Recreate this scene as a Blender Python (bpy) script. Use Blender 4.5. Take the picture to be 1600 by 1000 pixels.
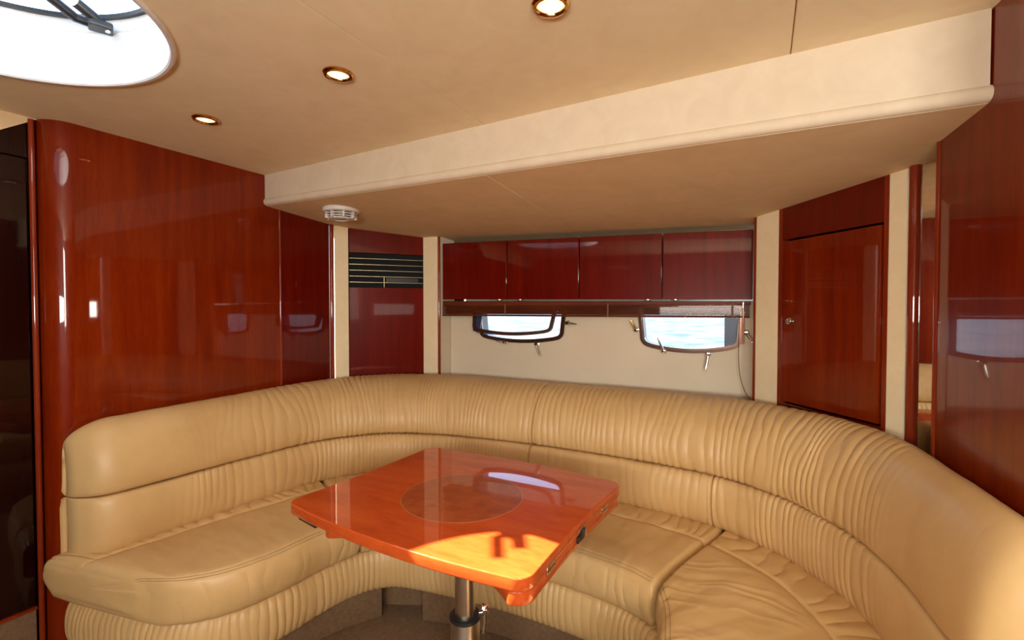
import bpy, bmesh, math, random
import numpy as np
from mathutils import Vector, Matrix

# ------------------------------------------------------------------ camera, sky, sun, large lights, exposure
sc = bpy.context.scene
C = sc.collection
for o in list(bpy.data.objects):
    bpy.data.objects.remove(o)
R = math.radians

cam_d = bpy.data.cameras.new('camera')
cam_d.sensor_width = 36.0
cam_d.lens = 740.0 / 1600.0 * 36.0
cam_d.clip_start = 0.02
cam_d.clip_end = 2000
cam = bpy.data.objects.new('camera', cam_d)
cam.location = (0, 0, 1.28)
cam.rotation_euler = (R(90 - 1.3), 0, R(27.8))
C.objects.link(cam)
sc.camera = cam

SUN = Vector((1.077, 0.369, -1.31)).normalized()
w = bpy.data.worlds.new('sky'); sc.world = w
w.use_nodes = True
wn = w.node_tree.nodes; wl = w.node_tree.links
sky = wn.new('ShaderNodeTexSky')
sky.sky_type = 'NISHITA'
sky.sun_disc = False
sky.sun_elevation = math.asin(-SUN.z)
sky.sun_rotation = math.atan2(-SUN.x, -SUN.y)
bg = wn['Background']
wl.new(sky.outputs['Color'], bg.inputs['Color'])
bg.inputs['Strength'].default_value = 0.9

def add_light(name, kind, loc, direction, energy, color=(1, 1, 1), **kw):
    d = bpy.data.lights.new(name, kind)
    d.energy = energy; d.color = color
    for k, v in kw.items():
        setattr(d, k, v)
    o = bpy.data.objects.new(name, d)
    o.location = loc
    o.rotation_euler = Vector(direction).to_track_quat('-Z', 'Y').to_euler()
    C.objects.link(o)
    return o

add_light('sun', 'SUN', (-4, -3, 6), SUN, 48.0, (1.0, 0.93, 0.80), angle=R(0.6))
# added area lights behind the camera, standing in for daylight from unseen openings
add_light('rear_fill_strip', 'AREA', (0.02, -1.11, 1.28), (0, 1, 0.0), 41, (1.0, 0.955, 0.86),
          shape='RECTANGLE', size=1.3, size_y=0.19)
add_light('rear_fill_corner', 'AREA', (1.22, -1.11, 1.48), (-0.45, 1, 0.05), 36, (1.0, 0.96, 0.875),
          shape='RECTANGLE', size=0.58, size_y=0.72)

vs = sc.view_settings
vs.view_transform = 'Standard'
vs.look = 'None'
vs.exposure = 0.0
vs.gamma = 1.0
vs.use_curve_mapping = False
sc.cycles.use_denoising = True
sc.cycles.max_bounces = 10
sc.cycles.diffuse_bounces = 6
sc.cycles.glossy_bounces = 5
sc.cycles.transparent_max_bounces = 12
sc.cycles.caustics_reflective = False
sc.cycles.caustics_refractive = False
sc.cycles.sample_clamp_indirect = 6.0

# ------------------------------------------------------------------ materials
def new_mat(name):
    m = bpy.data.materials.new(name)
    m.use_nodes = True
    nt = m.node_tree
    return m, nt, nt.nodes['Principled BSDF']

def coords(nt, scale=(1, 1, 1), kind='Object'):
    tc = nt.nodes.new('ShaderNodeTexCoord')
    mp = nt.nodes.new('ShaderNodeMapping')
    mp.inputs['Scale'].default_value = scale
    nt.links.new(tc.outputs[kind], mp.inputs['Vector'])
    return mp.outputs['Vector']

def noise(nt, vec, scale, detail=4, rough=0.55, dist=0.0):
    n = nt.nodes.new('ShaderNodeTexNoise')
    n.inputs['Scale'].default_value = scale
    n.inputs['Detail'].default_value = detail
    n.inputs['Roughness'].default_value = rough
    n.inputs['Distortion'].default_value = dist
    nt.links.new(vec, n.inputs['Vector'])
    return n.outputs['Fac']

def ramp(nt, fac, stops):
    r = nt.nodes.new('ShaderNodeValToRGB')
    e = r.color_ramp.elements
    while len(e) < len(stops):
        e.new(0.5)
    for k, (p, c) in enumerate(stops):
        e[k].position = p
        e[k].color = (*c, 1)
    nt.links.new(fac, r.inputs['Fac'])
    return r.outputs['Color']

def bump(nt, fac, strength, dist, bsdf):
    b = nt.nodes.new('ShaderNodeBump')
    b.inputs['Strength'].default_value = strength
    b.inputs['Distance'].default_value = dist
    nt.links.new(fac, b.inputs['Height'])
    nt.links.new(b.outputs['Normal'], bsdf.inputs['Normal'])

def wood(name, dark, mid, light, scale=(9, 9, 0.7), rough=0.32, coat=1.0, coat_rough=0.03):
    m, nt, b = new_mat(name)
    v = coords(nt, scale)
    a = noise(nt, v, 2.2, 6, 0.6, 0.6)
    v2 = coords(nt, tuple(s * 9 for s in scale))
    c = noise(nt, v2, 3.0, 3, 0.5)
    mx = nt.nodes.new('ShaderNodeMix'); mx.data_type = 'FLOAT'
    mx.inputs['Factor'].default_value = 0.28
    nt.links.new(a, mx.inputs['A']); nt.links.new(c, mx.inputs['B'])
    col = ramp(nt, mx.outputs['Result'], [(0.30, dark), (0.50, mid), (0.72, light)])
    nt.links.new(col, b.inputs['Base Color'])
    b.inputs['Roughness'].default_value = rough
    b.inputs['Coat Weight'].default_value = coat
    b.inputs['Coat Roughness'].default_value = coat_rough
    b.inputs['Coat IOR'].default_value = 1.40
    b.inputs['Specular IOR Level'].default_value = 0.08
    return m

def plain(name, col, rough=0.5, metal=0.0, **kw):
    m, nt, b = new_mat(name)
    v = coords(nt)
    f = noise(nt, v, 40, 3)
    c2 = tuple(x * 0.9 for x in col)
    nt.links.new(ramp(nt, f, [(0.3, c2), (0.7, col)]), b.inputs['Base Color'])
    b.inputs['Roughness'].default_value = rough
    b.inputs['Metallic'].default_value = metal
    for k, val in kw.items():
        b.inputs[k.replace('_', ' ')].default_value = val
    return m

def fabric(name, lo, hi, bscale=900, bstr=0.12, mott=9.0, rough=0.85):
    m, nt, b = new_mat(name)
    v = coords(nt)
    f = noise(nt, v, mott, 6, 0.62, 0.7)
    nt.links.new(ramp(nt, f, [(0.33, lo), (0.68, hi)]), b.inputs['Base Color'])
    b.inputs['Roughness'].default_value = rough
    b.inputs['Specular IOR Level'].default_value = 0.25
    bump(nt, noise(nt, v, bscale, 2), bstr, 0.002, b)
    return m

def leather(name):
    m, nt, b = new_mat(name)
    v = coords(nt)
    f = noise(nt, v, 5, 5, 0.6)
    nt.links.new(ramp(nt, f, [(0.30, (0.55, 0.345, 0.138)), (0.70, (0.63, 0.41, 0.18))]), b.inputs['Base Color'])
    b.inputs['Roughness'].default_value = 0.42
    b.inputs['Specular IOR Level'].default_value = 0.42
    vo = nt.nodes.new('ShaderNodeTexVoronoi')
    vo.inputs['Scale'].default_value = 420
    nt.links.new(v, vo.inputs['Vector'])
    bump(nt, vo.outputs['Distance'], 0.10, 0.001, b)
    return m

M = {}
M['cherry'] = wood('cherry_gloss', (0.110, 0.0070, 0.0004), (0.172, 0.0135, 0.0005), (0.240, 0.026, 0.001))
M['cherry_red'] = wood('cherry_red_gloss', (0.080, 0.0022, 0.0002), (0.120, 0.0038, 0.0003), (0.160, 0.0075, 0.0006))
M['cherry_trim'] = wood('cherry_trim', (0.16, 0.016, 0.004), (0.22, 0.024, 0.005), (0.29, 0.038, 0.008))
M['cherry_dark'] = wood('dark_mahogany', (0.006, 0.0006, 0.0003), (0.011, 0.001, 0.0005), (0.016, 0.0015, 0.0008))
M['table'] = wood('table_cherry', (0.34, 0.040, 0.006), (0.47, 0.070, 0.012), (0.58, 0.105, 0.019), scale=(1.2, 6, 6), coat_rough=0.02)
M['burl'] = wood('table_burl', (0.22, 0.040, 0.010), (0.33, 0.068, 0.018), (0.42, 0.10, 0.030), scale=(9, 9, 9), coat_rough=0.02)
M['inlay_line'] = plain('inlay_line', (0.42, 0.15, 0.05), 0.3, Coat_Weight=1.0)
M['slat_wood'] = wood('blind_slat', (0.07, 0.014, 0.005), (0.12, 0.026, 0.009), (0.17, 0.040, 0.013), scale=(1, 6, 6), coat=0.1, coat_rough=0.3, rough=0.5)
M['wand'] = plain('wand_wood', (0.42, 0.11, 0.02), 0.3, Coat_Weight=0.6)
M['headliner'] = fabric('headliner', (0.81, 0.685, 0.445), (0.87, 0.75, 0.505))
M['soffit'] = fabric('headliner_shaded', (0.69, 0.515, 0.29), (0.75, 0.575, 0.34))  # headliner fabric again, with the soffit's shade put into its colour
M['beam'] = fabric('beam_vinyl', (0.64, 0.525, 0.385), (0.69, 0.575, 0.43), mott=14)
M['pillar'] = fabric('pillar_vinyl', (0.87, 0.72, 0.45), (0.91, 0.77, 0.51), mott=25)
M['hull'] = fabric('hull_lining', (0.64, 0.54, 0.395), (0.68, 0.58, 0.43), mott=3, bstr=0.05)
M['leather'] = leather('tan_leather')
M['thread'] = plain('leather_thread', (0.36, 0.235, 0.11), 0.8)
M['seam'] = plain('seam_thread', (0.26, 0.14, 0.05), 0.8)
M['carpet'] = fabric('carpet', (0.150, 0.085, 0.042), (0.205, 0.122, 0.064), bscale=260, bstr=0.7, mott=60, rough=1.0)
M['chrome'] = plain('chrome', (0.82, 0.80, 0.76), 0.10, 1.0)
M['brushed'] = plain('brushed_aluminium', (0.72, 0.67, 0.58), 0.28, 1.0)
M['brass'] = plain('brass', (0.78, 0.42, 0.13), 0.16, 1.0)
M['gold_slat'] = plain('gold_slat', (0.66, 0.56, 0.34), 0.35, 1.0)
M['black'] = plain('black_plastic', (0.015, 0.014, 0.014), 0.4)
M['void'] = plain('void_black', (0.004, 0.004, 0.004), 0.9)
M['bronze'] = plain('bronze_frame', (0.10, 0.045, 0.028), 0.22, 0.6, Coat_Weight=0.5)
M['reveal_blue'] = plain('window_reveal', (0.030, 0.042, 0.110), 0.35)
M['white'] = plain('white_gelcoat', (0.86, 0.85, 0.83), 0.22, Coat_Weight=0.6)
M['white_plastic'] = plain('white_plastic', (0.72, 0.68, 0.63), 0.45)
M['mirror'] = plain('mirror', (0.88, 0.90, 0.88), 0.02, 1.0)
M['cord'] = plain('cord', (0.17, 0.07, 0.035), 0.7)
M['cream_wall'] = fabric('cream_wall', (0.60, 0.47, 0.31), (0.68, 0.54, 0.37))

def lamp_mat():
    m, nt, b = new_mat('lamp_lens')
    b.inputs['Base Color'].default_value = (0.9, 0.85, 0.7, 1)
    b.inputs['Emission Color'].default_value = (1.0, 0.78, 0.42, 1)
    b.inputs['Emission Strength'].default_value = 2.0
    return m
M['lamp'] = lamp_mat()

def glass_mat(name, tint, refl=1.0):
    m = bpy.data.materials.new(name); m.use_nodes = True
    nt = m.node_tree; nt.nodes.clear()
    out = nt.nodes.new('ShaderNodeOutputMaterial')
    tr = nt.nodes.new('ShaderNodeBsdfTransparent'); tr.inputs['Color'].default_value = (*tint, 1)
    gl = nt.nodes.new('ShaderNodeBsdfGlossy'); gl.inputs['Roughness'].default_value = 0.02
    lw = nt.nodes.new('ShaderNodeLayerWeight'); lw.inputs['Blend'].default_value = 0.5
    pw = nt.nodes.new('ShaderNodeMath'); pw.operation = 'POWER'; pw.inputs[1].default_value = 5.0
    fr = nt.nodes.new('ShaderNodeMath'); fr.operation = 'MULTIPLY_ADD'; fr.inputs[1].default_value = 0.9; fr.inputs[2].default_value = 0.025
    nt.links.new(lw.outputs['Facing'], pw.inputs[0]); nt.links.new(pw.outputs[0], fr.inputs[0])
    mx = nt.nodes.new('ShaderNodeMixShader')
    nt.links.new(fr.outputs[0], mx.inputs[0]); nt.links.new(tr.outputs[0], mx.inputs[1]); nt.links.new(gl.outputs[0], mx.inputs[2])
    nt.links.new(mx.outputs[0], out.inputs['Surface'])
    return m
M['glass'] = glass_mat('porthole_glass', (0.95, 0.97, 0.98))
M['hatch_glass'] = glass_mat('hatch_acrylic', (0.97, 0.98, 0.98))

def sea_mat():
    m, nt, b = new_mat('sea_water')
    v = coords(nt, (0.55, 0.26, 1))
    f = noise(nt, v, 1.0, 6, 0.55, 0.4)
    nt.links.new(ramp(nt, f, [(0.38, (0.030, 0.050, 0.074)), (0.56, (0.088, 0.092, 0.096))]), b.inputs['Base Color'])
    b.inputs['Roughness'].default_value = 0.5
    b.inputs['Specular IOR Level'].default_value = 0.2
    bump(nt, f, 0.3, 0.05, b)
    return m
M['sea'] = sea_mat()

# ------------------------------------------------------------------ helpers
def tag(o, label=None, cat=None, group=None, kind=None):
    if label: o['label'] = label
    if cat: o['category'] = cat
    if group: o['group'] = group
    if kind: o['kind'] = kind
    return o

def empty(name, loc, label=None, cat=None, group=None, kind=None):
    o = bpy.data.objects.new(name, None)
    o.empty_display_size = 0.1
    C.objects.link(o)
    o.location = loc
    return tag(o, label, cat, group, kind)

def link(name, me, mat, parent=None, smooth=False, angle=None):
    o = bpy.data.objects.new(name, me)
    C.objects.link(o)
    if mat is not None:
        me.materials.append(M[mat])
    if smooth:
        for p in me.polygons: p.use_smooth = True
        if angle:
            me.set_sharp_from_angle(angle=R(angle))
    if parent is not None:
        o.parent = parent
        # parts are modelled in world space; walk up to the roots to undo their location
        off = Vector((0, 0, 0)); p = parent
        while p is not None:
            off += p.location; p = p.parent
        o.location = -off
        if not isinstance(parent.data, bpy.types.Mesh):
            pass
    return o

def from_py(name, verts, faces, mat, parent=None, smooth=False, angle=None, fix=True):
    me = bpy.data.meshes.new(name)
    me.from_pydata([tuple(map(float, v)) for v in verts], [], faces)
    if fix:
        bm = bmesh.new(); bm.from_mesh(me)
        bmesh.ops.recalc_face_normals(bm, faces=bm.faces)
        bm.to_mesh(me); bm.free()
    me.update()
    return link(name, me, mat, parent, smooth, angle)

def from_bm(name, bm, mat, parent=None, smooth=False, angle=None):
    bmesh.ops.recalc_face_normals(bm, faces=bm.faces)
    me = bpy.data.meshes.new(name); bm.to_mesh(me); bm.free()
    return link(name, me, mat, parent, smooth, angle)

def bevel_all(bm, r, seg=2, ang=30):
    es = [e for e in bm.edges if len(e.link_faces) == 2 and e.calc_face_angle(0) > R(ang)]
    ret = bmesh.ops.bevel(bm, geom=es, offset=r, segments=seg, profile=0.5, affect='EDGES', clamp_overlap=True)
    return set(ret['faces'])

def add_prism(bm, pts, z0, z1):
    """pts 2-D outline; z0/z1 numbers or functions of (x, y)"""
    f0 = z0 if callable(z0) else (lambda x, y: z0)
    f1 = z1 if callable(z1) else (lambda x, y: z1)
    a = [bm.verts.new((x, y, f0(x, y))) for x, y in pts]
    b = [bm.verts.new((x, y, f1(x, y))) for x, y in pts]
    n = len(pts)
    bm.faces.new(a[::-1]); bm.faces.new(b)
    for i in range(n):
        bm.faces.new((a[i], a[(i + 1) % n], b[(i + 1) % n], b[i]))

def prism(name, pts, z0, z1, mat, parent=None, bev=0.0, seg=2, smooth=False):
    bm = bmesh.new(); add_prism(bm, pts, z0, z1)
    bmesh.ops.recalc_face_normals(bm, faces=bm.faces)
    keep = [f.normal.copy() for f in bm.faces]
    if bev: bevel_all(bm, bev, seg)
    bm.normal_update()
    curved = len(pts) > 8
    for f in bm.faces:
        main = any(f.normal.dot(k) > 0.99995 for k in keep)
        f.smooth = (not main) or (curved and abs(f.normal.z) < 0.9)
    bmesh.ops.recalc_face_normals(bm, faces=bm.faces)
    me = bpy.data.meshes.new(name); bm.to_mesh(me); bm.free()
    o = link(name, me, mat, parent)
    if bev or curved:
        flags = [p.use_smooth for p in me.polygons]
        me.set_sharp_from_angle(angle=R(40))        # this turns every face smooth: put the flat ones back
        me.polygons.foreach_set('use_smooth', flags)
        me.update()
    return o

def box(name, x0, x1, y0, y1, z0, z1, mat, parent=None, bev=0.0, seg=2):
    return prism(name, [(x0, y0), (x1, y0), (x1, y1), (x0, y1)], z0, z1, mat, parent, bev, seg)

def slab(name, A, B, z0, z1, thick, mat, parent=None, bev=0.0, s0=None, s1=None, back=True, seg=2):
    """upright panel from plan point A to plan point B (optionally only from s0 to s1 along it);
    face on the line itself, thickness going to the left of A->B (away from the cabin)"""
    A = np.array(A, float); B = np.array(B, float)
    L = np.linalg.norm(B - A); d = (B - A) / L; n = np.array([-d[1], d[0]])
    if s0 is None: s0 = 0.0
    if s1 is None: s1 = L
    p, q = A + d * s0, A + d * s1
    t = n * thick
    return prism(name, [tuple(p), tuple(q), tuple(q + t), tuple(p + t)], z0, z1, mat, parent, bev, seg)

def tube(name, pts, r, mat, parent=None, n=10, closed=False, caps=True, radii=None):
    pts = [Vector(p) for p in pts]
    N = len(pts)
    verts, faces = [], []
    prev = None
    for i, p in enumerate(pts):
        if closed:
            t = (pts[(i + 1) % N] - pts[i - 1]).normalized()
        else:
            t = (pts[min(i + 1, N - 1)] - pts[max(i - 1, 0)]).normalized()
        if prev is None:
            up = Vector((0, 0, 1)) if abs(t.z) < 0.9 else Vector((1, 0, 0))
            u = t.cross(up).normalized()
        else:
            u = (prev - t * prev.dot(t)).normalized()
        prev = u
        v = t.cross(u)
        rr = radii[i] if radii else r
        for k in range(n):
            a = 2 * math.pi * k / n
            verts.append(p + (u * math.cos(a) + v * math.sin(a)) * rr)
    m = N if closed else N - 1
    for i in range(m):
        j = (i + 1) % N
        for k in range(n):
            faces.append((i * n + k, i * n + (k + 1) % n, j * n + (k + 1) % n, j * n + k))
    if caps and not closed:
        faces.append(tuple(range(n))[::-1]); faces.append(tuple((N - 1) * n + k for k in range(n)))
    return from_py(name, verts, faces, mat, parent, True, 50)

def lathe(name, prof, center, mat, parent=None, n=40, axis=(0, 0, 1), closed=False):
    """prof: (radius, height) list about axis through center"""
    q = Vector(axis).to_track_quat('Z', 'Y')
    c = Vector(center)
    verts, faces = [], []
    m = len(prof)
    for r, h in prof:
        for k in range(n):
            a = 2 * math.pi * k / n
            verts.append(c + q @ Vector((r * math.cos(a), r * math.sin(a), h)))
    for i in range(m if closed else m - 1):
        j = (i + 1) % m
        for k in range(n):
            faces.append((i * n + k, i * n + (k + 1) % n, j * n + (k + 1) % n, j * n + k))
    if not closed:
        if prof[0][0] > 1e-6: faces.append(tuple(range(n))[::-1])
        if prof[-1][0] > 1e-6: faces.append(tuple((m - 1) * n + k for k in range(n)))
    o = from_py(name, verts, faces, mat, parent, True, 35)
    bm = bmesh.new(); bm.from_mesh(o.data); bmesh.ops.remove_doubles(bm, verts=bm.verts, dist=1e-6)
    bm.to_mesh(o.data); bm.free()
    return o

def spline(P, n):
    """Catmull-Rom through P (rows), n samples, roughly even in arc length"""
    P = np.array(P, float)
    Q = np.vstack([2 * P[0] - P[1], P, 2 * P[-1] - P[-2]])
    out = []
    for i in range(1, len(Q) - 2):
        for t in np.linspace(0, 1, 60, endpoint=False):
            a, b, c, d = Q[i - 1], Q[i], Q[i + 1], Q[i + 2]
            out.append(0.5 * ((2 * b) + (-a + c) * t + (2 * a - 5 * b + 4 * c - d) * t * t + (-a + 3 * b - 3 * c + d) * t ** 3))
    out.append(P[-1])
    out = np.array(out)
    k = min(2, out.shape[1])
    s = np.r_[0, np.cumsum(np.linalg.norm(np.diff(out[:, :k], axis=0), axis=1))]
    u = np.linspace(0, s[-1], n)
    return np.stack([np.interp(u, s, out[:, c]) for c in range(out.shape[1])], 1), u

RNG = np.random.RandomState(7)
LAT = RNG.rand(256, 256)
def vnoise(x, y):
    x = np.asarray(x, float); y = np.asarray(y, float)
    xi = np.floor(x).astype(int); yi = np.floor(y).astype(int)
    fx = x - xi; fy = y - yi
    fx = fx * fx * (3 - 2 * fx); fy = fy * fy * (3 - 2 * fy)
    g = lambda a, b: LAT[a % 256, b % 256]
    return (g(xi, yi) * (1 - fx) + g(xi + 1, yi) * fx) * (1 - fy) + (g(xi, yi + 1) * (1 - fx) + g(xi + 1, yi + 1) * fx) * fy
def fbm(x, y, o=3):
    r = 0; a = 0.5
    for k in range(o):
        r = r + a * vnoise(x * 2 ** k + 17 * k, y * 2 ** k + 31 * k); a *= 0.5
    return r / (1 - 0.5 ** o)

def smooth01(a, b, x):
    t = np.clip((x - a) / (b - a), 0, 1)
    return t * t * (3 - 2 * t)

# ------------------------------------------------------------------ plan of the cabin
ZC = 1.93
def beam_y(x): return 1.487 + (x + 2.168) * (1.40 - 1.487) / 2.587
def beam_bottom(x): return 1.783 + (x + 2.14) * (1.731 - 1.783) / 2.57
def soffit_z(x, y):
    t = (y - beam_y(x)) / (2.45 - 1.44)
    zf = 1.708 + (x + 2.14) * (1.662 - 1.708) / 2.57
    zn = beam_bottom(x)
    return zn + (zf - zn) * t
BL = (-2.14, 1.90)          # end of the left bulkhead
DL0, DL1 = (-2.10, 1.975), (-1.822, 2.30)     # air panel in the left corner
OP0 = (-1.698, 2.30)        # left edge of the window recess
H0, H1 = (-1.69, 2.40), (0.0, 2.46)           # hull lining
K0, K1 = (-1.70, 2.31), (-0.03, 2.42)         # fronts of the overhead lockers
DR0, DR1 = (-0.028, 2.313), (0.391, 1.814)    # right corner with the locker door
WR0, WR1 = (0.405, 1.62), (0.49, 1.00)        # right bulkhead

# ------------------------------------------------------------------ floor
fl = box('floor', -2.6, 1.75, -1.7, 2.5, -0.04, 0.0, 'carpet')
tag(fl, 'beige carpeted cabin floor under the table', 'floor', kind='structure')

# ------------------------------------------------------------------ ceiling: three headliner panels, beam, soffit
ce = empty('ceiling', (-0.87, 0.9, ZC), 'tan suede headliner with a dropped beam over the sofa', 'ceiling', kind='structure')
HC = (-1.506, 0.32); HR = 0.392
def panel_with_hole(name, x0, x1, y0, y1, hc, hr, z0, z1, mat, parent):
    n = 96; vi, vo = [], []
    for k in range(n):
        a = 2 * math.pi * (k + 0.5) / n
        c, s = math.cos(a), math.sin(a)
        vi.append((hc[0] + hr * c, hc[1] + hr * s))
        tx = ((x1 if c > 0 else x0) - hc[0]) / c if abs(c) > 1e-9 else 1e9
        ty = ((y1 if s > 0 else y0) - hc[1]) / s if abs(s) > 1e-9 else 1e9
        t = min(tx, ty); vo.append([hc[0] + t * c, hc[1] + t * s])
    for cx in (x0, x1):          # snap the nearest ray ends to the corners
        for cy in (y0, y1):
            k = min(range(n), key=lambda i: (vo[i][0] - cx) ** 2 + (vo[i][1] - cy) ** 2)
            vo[k] = [cx, cy]
    verts = []
    for z in (z0, z1):
        verts += [(*p, z) for p in vi] + [(*p, z) for p in vo]
    f = []
    for k in range(n):
        j = (k + 1) % n
        f.append((k, j, n + j, n + k)); f.append((2 * n + k, 2 * n + j, 3 * n + j, 3 * n + k))
        f.append((k, j, 2 * n + j, 2 * n + k)); f.append((n + k, n + j, 3 * n + j, 3 * n + k))
    return from_py(name, verts, f, mat, parent)
panel_with_hole('headliner_panel', -2.62, -0.8708, -1.75, 1.52, HC, HR, ZC, ZC + 0.02, 'headliner', ce)
box('headliner_panel', -0.8692, 0.0572, -1.75, 1.52, ZC, ZC + 0.02, 'headliner', ce, 0.002)
box('headliner_panel', 0.0588, 1.8, -1.75, 1.52, ZC, ZC + 0.02, 'headliner', ce, 0.002)
box('seam_backing', -0.90, -0.84, -1.75, 1.6, ZC + 0.021, ZC + 0.03, 'headliner', ce)
box('seam_backing', 0.03, 0.09, -1.75, 1.6, ZC + 0.021, ZC + 0.03, 'headliner', ce)
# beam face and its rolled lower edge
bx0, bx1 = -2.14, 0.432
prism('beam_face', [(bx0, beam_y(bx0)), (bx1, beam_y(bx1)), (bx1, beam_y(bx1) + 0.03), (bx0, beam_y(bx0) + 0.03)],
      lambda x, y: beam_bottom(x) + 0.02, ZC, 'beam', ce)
def lip():
    verts, faces = [], []
    prof = [(0.03, 0.0)] + [(0.016 - 0.024 * math.sin(a) ** 0.8, 0.019 - 0.019 * math.cos(a)) for a in np.linspace(0.0, math.pi, 12)] + [(0.03, 0.038)]
    xs = [-2.16, -1.5, -0.87, -0.2, 0.442]
    for x in xs:
        for dy, dz in prof:
            verts.append((x, beam_y(x) + dy, beam_bottom(x) + dz))
    n = len(prof)
    for i in range(len(xs) - 1):
        for k in range(n):
            faces.append((i * n + k, i * n + (k + 1) % n, (i + 1) * n + (k + 1) % n, (i + 1) * n + k))
    faces.append(tuple(range(n))); faces.append(tuple((len(xs) - 1) * n + k for k in range(n)))
    return from_py('beam_lip', verts, faces, 'beam', ce, True, 40)
lip()
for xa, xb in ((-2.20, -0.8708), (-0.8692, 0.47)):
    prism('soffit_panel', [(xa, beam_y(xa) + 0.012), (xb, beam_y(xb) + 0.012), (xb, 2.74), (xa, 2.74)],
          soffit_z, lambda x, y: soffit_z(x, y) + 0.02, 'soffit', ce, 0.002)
prism('seam_backing', [(-0.90, 1.50), (-0.84, 1.50), (-0.84, 2.7), (-0.90, 2.7)], lambda x, y: soffit_z(x, y) + 0.021,
      lambda x, y: soffit_z(x, y) + 0.03, 'headliner', ce)

# ------------------------------------------------------------------ left bulkhead
wl_ = empty('wall_left', (-2.14, 1.3, 0), 'glossy cherry bulkhead with a rounded end column, left of the sofa', 'wall', kind='structure')
cpts = [(-2.14, 1.559), (-2.14, 1.2), (-2.14, 0.80)]
for a in np.linspace(0, math.pi / 2, 18):
    cpts.append((-2.217 + 0.077 * math.cos(a), 0.765 - 0.077 * math.sin(a)))
cpts += [(-2.26, 0.688), (-2.26, 1.559)]
prism('veneer_panel', cpts, 0, ZC, 'cherry', wl_)
box('veneer_panel', -2.18, -2.143, 1.571, 1.872, 0, ZC, 'cherry_red', wl_)
tube('bead', [(-2.141, 1.565, 0), (-2.141, 1.565, 1.80)], 0.0065, 'cherry_trim', wl_, 12)
tube('bead', [(-2.139, 1.885, 0), (-2.139, 1.885, 1.80)], 0.0125, 'cherry_trim', wl_, 14)
tube('bead', [(-2.203, 0.674, 0.0), (-2.203, 0.674, 1.925)], 0.0085, 'cherry_trim', wl_, 12)
box('backing_board', -2.33, -2.262, -1.75, 1.6, 0, 1.95, 'cherry_dark', wl_)  # added behind the door and column to stop light leaks
# cream wedge above the passage door, dimmed with the shaded soffit colour
from_py('header_wedge', [(-2.204, 0.69, 1.93), (-2.204, 0.595, 1.862), (-2.204, 0.50, 1.80), (-2.204, -1.7, 1.80), (-2.204, -1.7, 1.93),
                         (-2.26, 0.69, 1.93), (-2.26, 0.595, 1.862), (-2.26, 0.50, 1.80), (-2.26, -1.7, 1.80), (-2.26, -1.7, 1.93)],
        [(0, 1, 2, 3, 4), (5, 6, 7, 8, 9), (0, 1, 6, 5), (1, 2, 7, 6), (2, 3, 8, 7), (3, 4, 9, 8), (4, 0, 5, 9)], 'soffit', wl_)
box('door_head', -2.26, -2.213, -1.7, 0.672, 1.795, 1.93, 'cherry_dark', wl_)
box('step_riser', -2.26, -2.205, -1.7, 0.66, 0.0, 0.243, 'carpet', wl_)
box('sill', -2.26, -2.201, -1.7, 0.664, 0.243, 0.254, 'cherry_trim', wl_, 0.003)
d1 = empty('door_1', (-2.21, 0.2, 0.254), 'dark mahogany passage door at the far left, above a carpeted step', 'door', kind='structure')
box('door_leaf', -2.25, -2.209, -0.12, 0.662, 0.256, 1.79, 'cherry_dark', d1, 0.003)
lathe('knob', [(0.0, 0.05), (0.016, 0.048), (0.022, 0.038), (0.016, 0.026), (0.008, 0.02), (0.008, 0.004), (0.022, 0.003), (0.022, 0)], (-2.209, -0.05, 1.05), 'chrome', d1, 24, (1, 0, 0))
box('veneer_panel', -2.25, -2.209, -1.7, -0.125, 0.256, 1.79, 'cherry', wl_, 0.003)

# ------------------------------------------------------------------ back (hull side) wall
wb = empty('wall_back', (-0.85, 2.43, 0), 'cream hull lining, pillars and wood edges behind the sofa', 'wall', kind='structure')
zt = 1.78
slab('pillar', (-2.133, 1.90), (-2.102, 1.972), 0, zt, 0.03, 'pillar', wb)
slab('air_panel_fascia', DL0, DL1, 1.607, zt, 0.02, 'cherry_red', wb, 0.003)
slab('air_panel', DL0, DL1, 0.0, 1.408, 0.02, 'cherry_red', wb, 0.003)
slab('grille_void', (-2.125, 2.005), (-1.84, 2.34), 1.38, 1.64, 0.01, 'void', wb)
prism('corner_fill', [(-2.25, 1.905), (-2.165, 1.905), (-2.128, 2.0), (-1.85, 2.325), (-1.84, 2.335), (-1.725, 2.335), (-1.725, 2.6), (-2.25, 2.6)], 0, 1.95, 'void', wb)  # unseen filler, added against light leaking past the pillar
slab('pillar', DL1, (-1.712, 2.30), 0, zt, 0.03, 'pillar', wb)
tube('edge_bead', [(-1.706, 2.302, 0), (-1.706, 2.302, zt)], 0.0085, 'cherry_trim', wb, 12)
slab('recess_side', (-1.699, 2.31), (-1.692, 2.44), 0, zt, 0.02, 'hull', wb)
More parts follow.
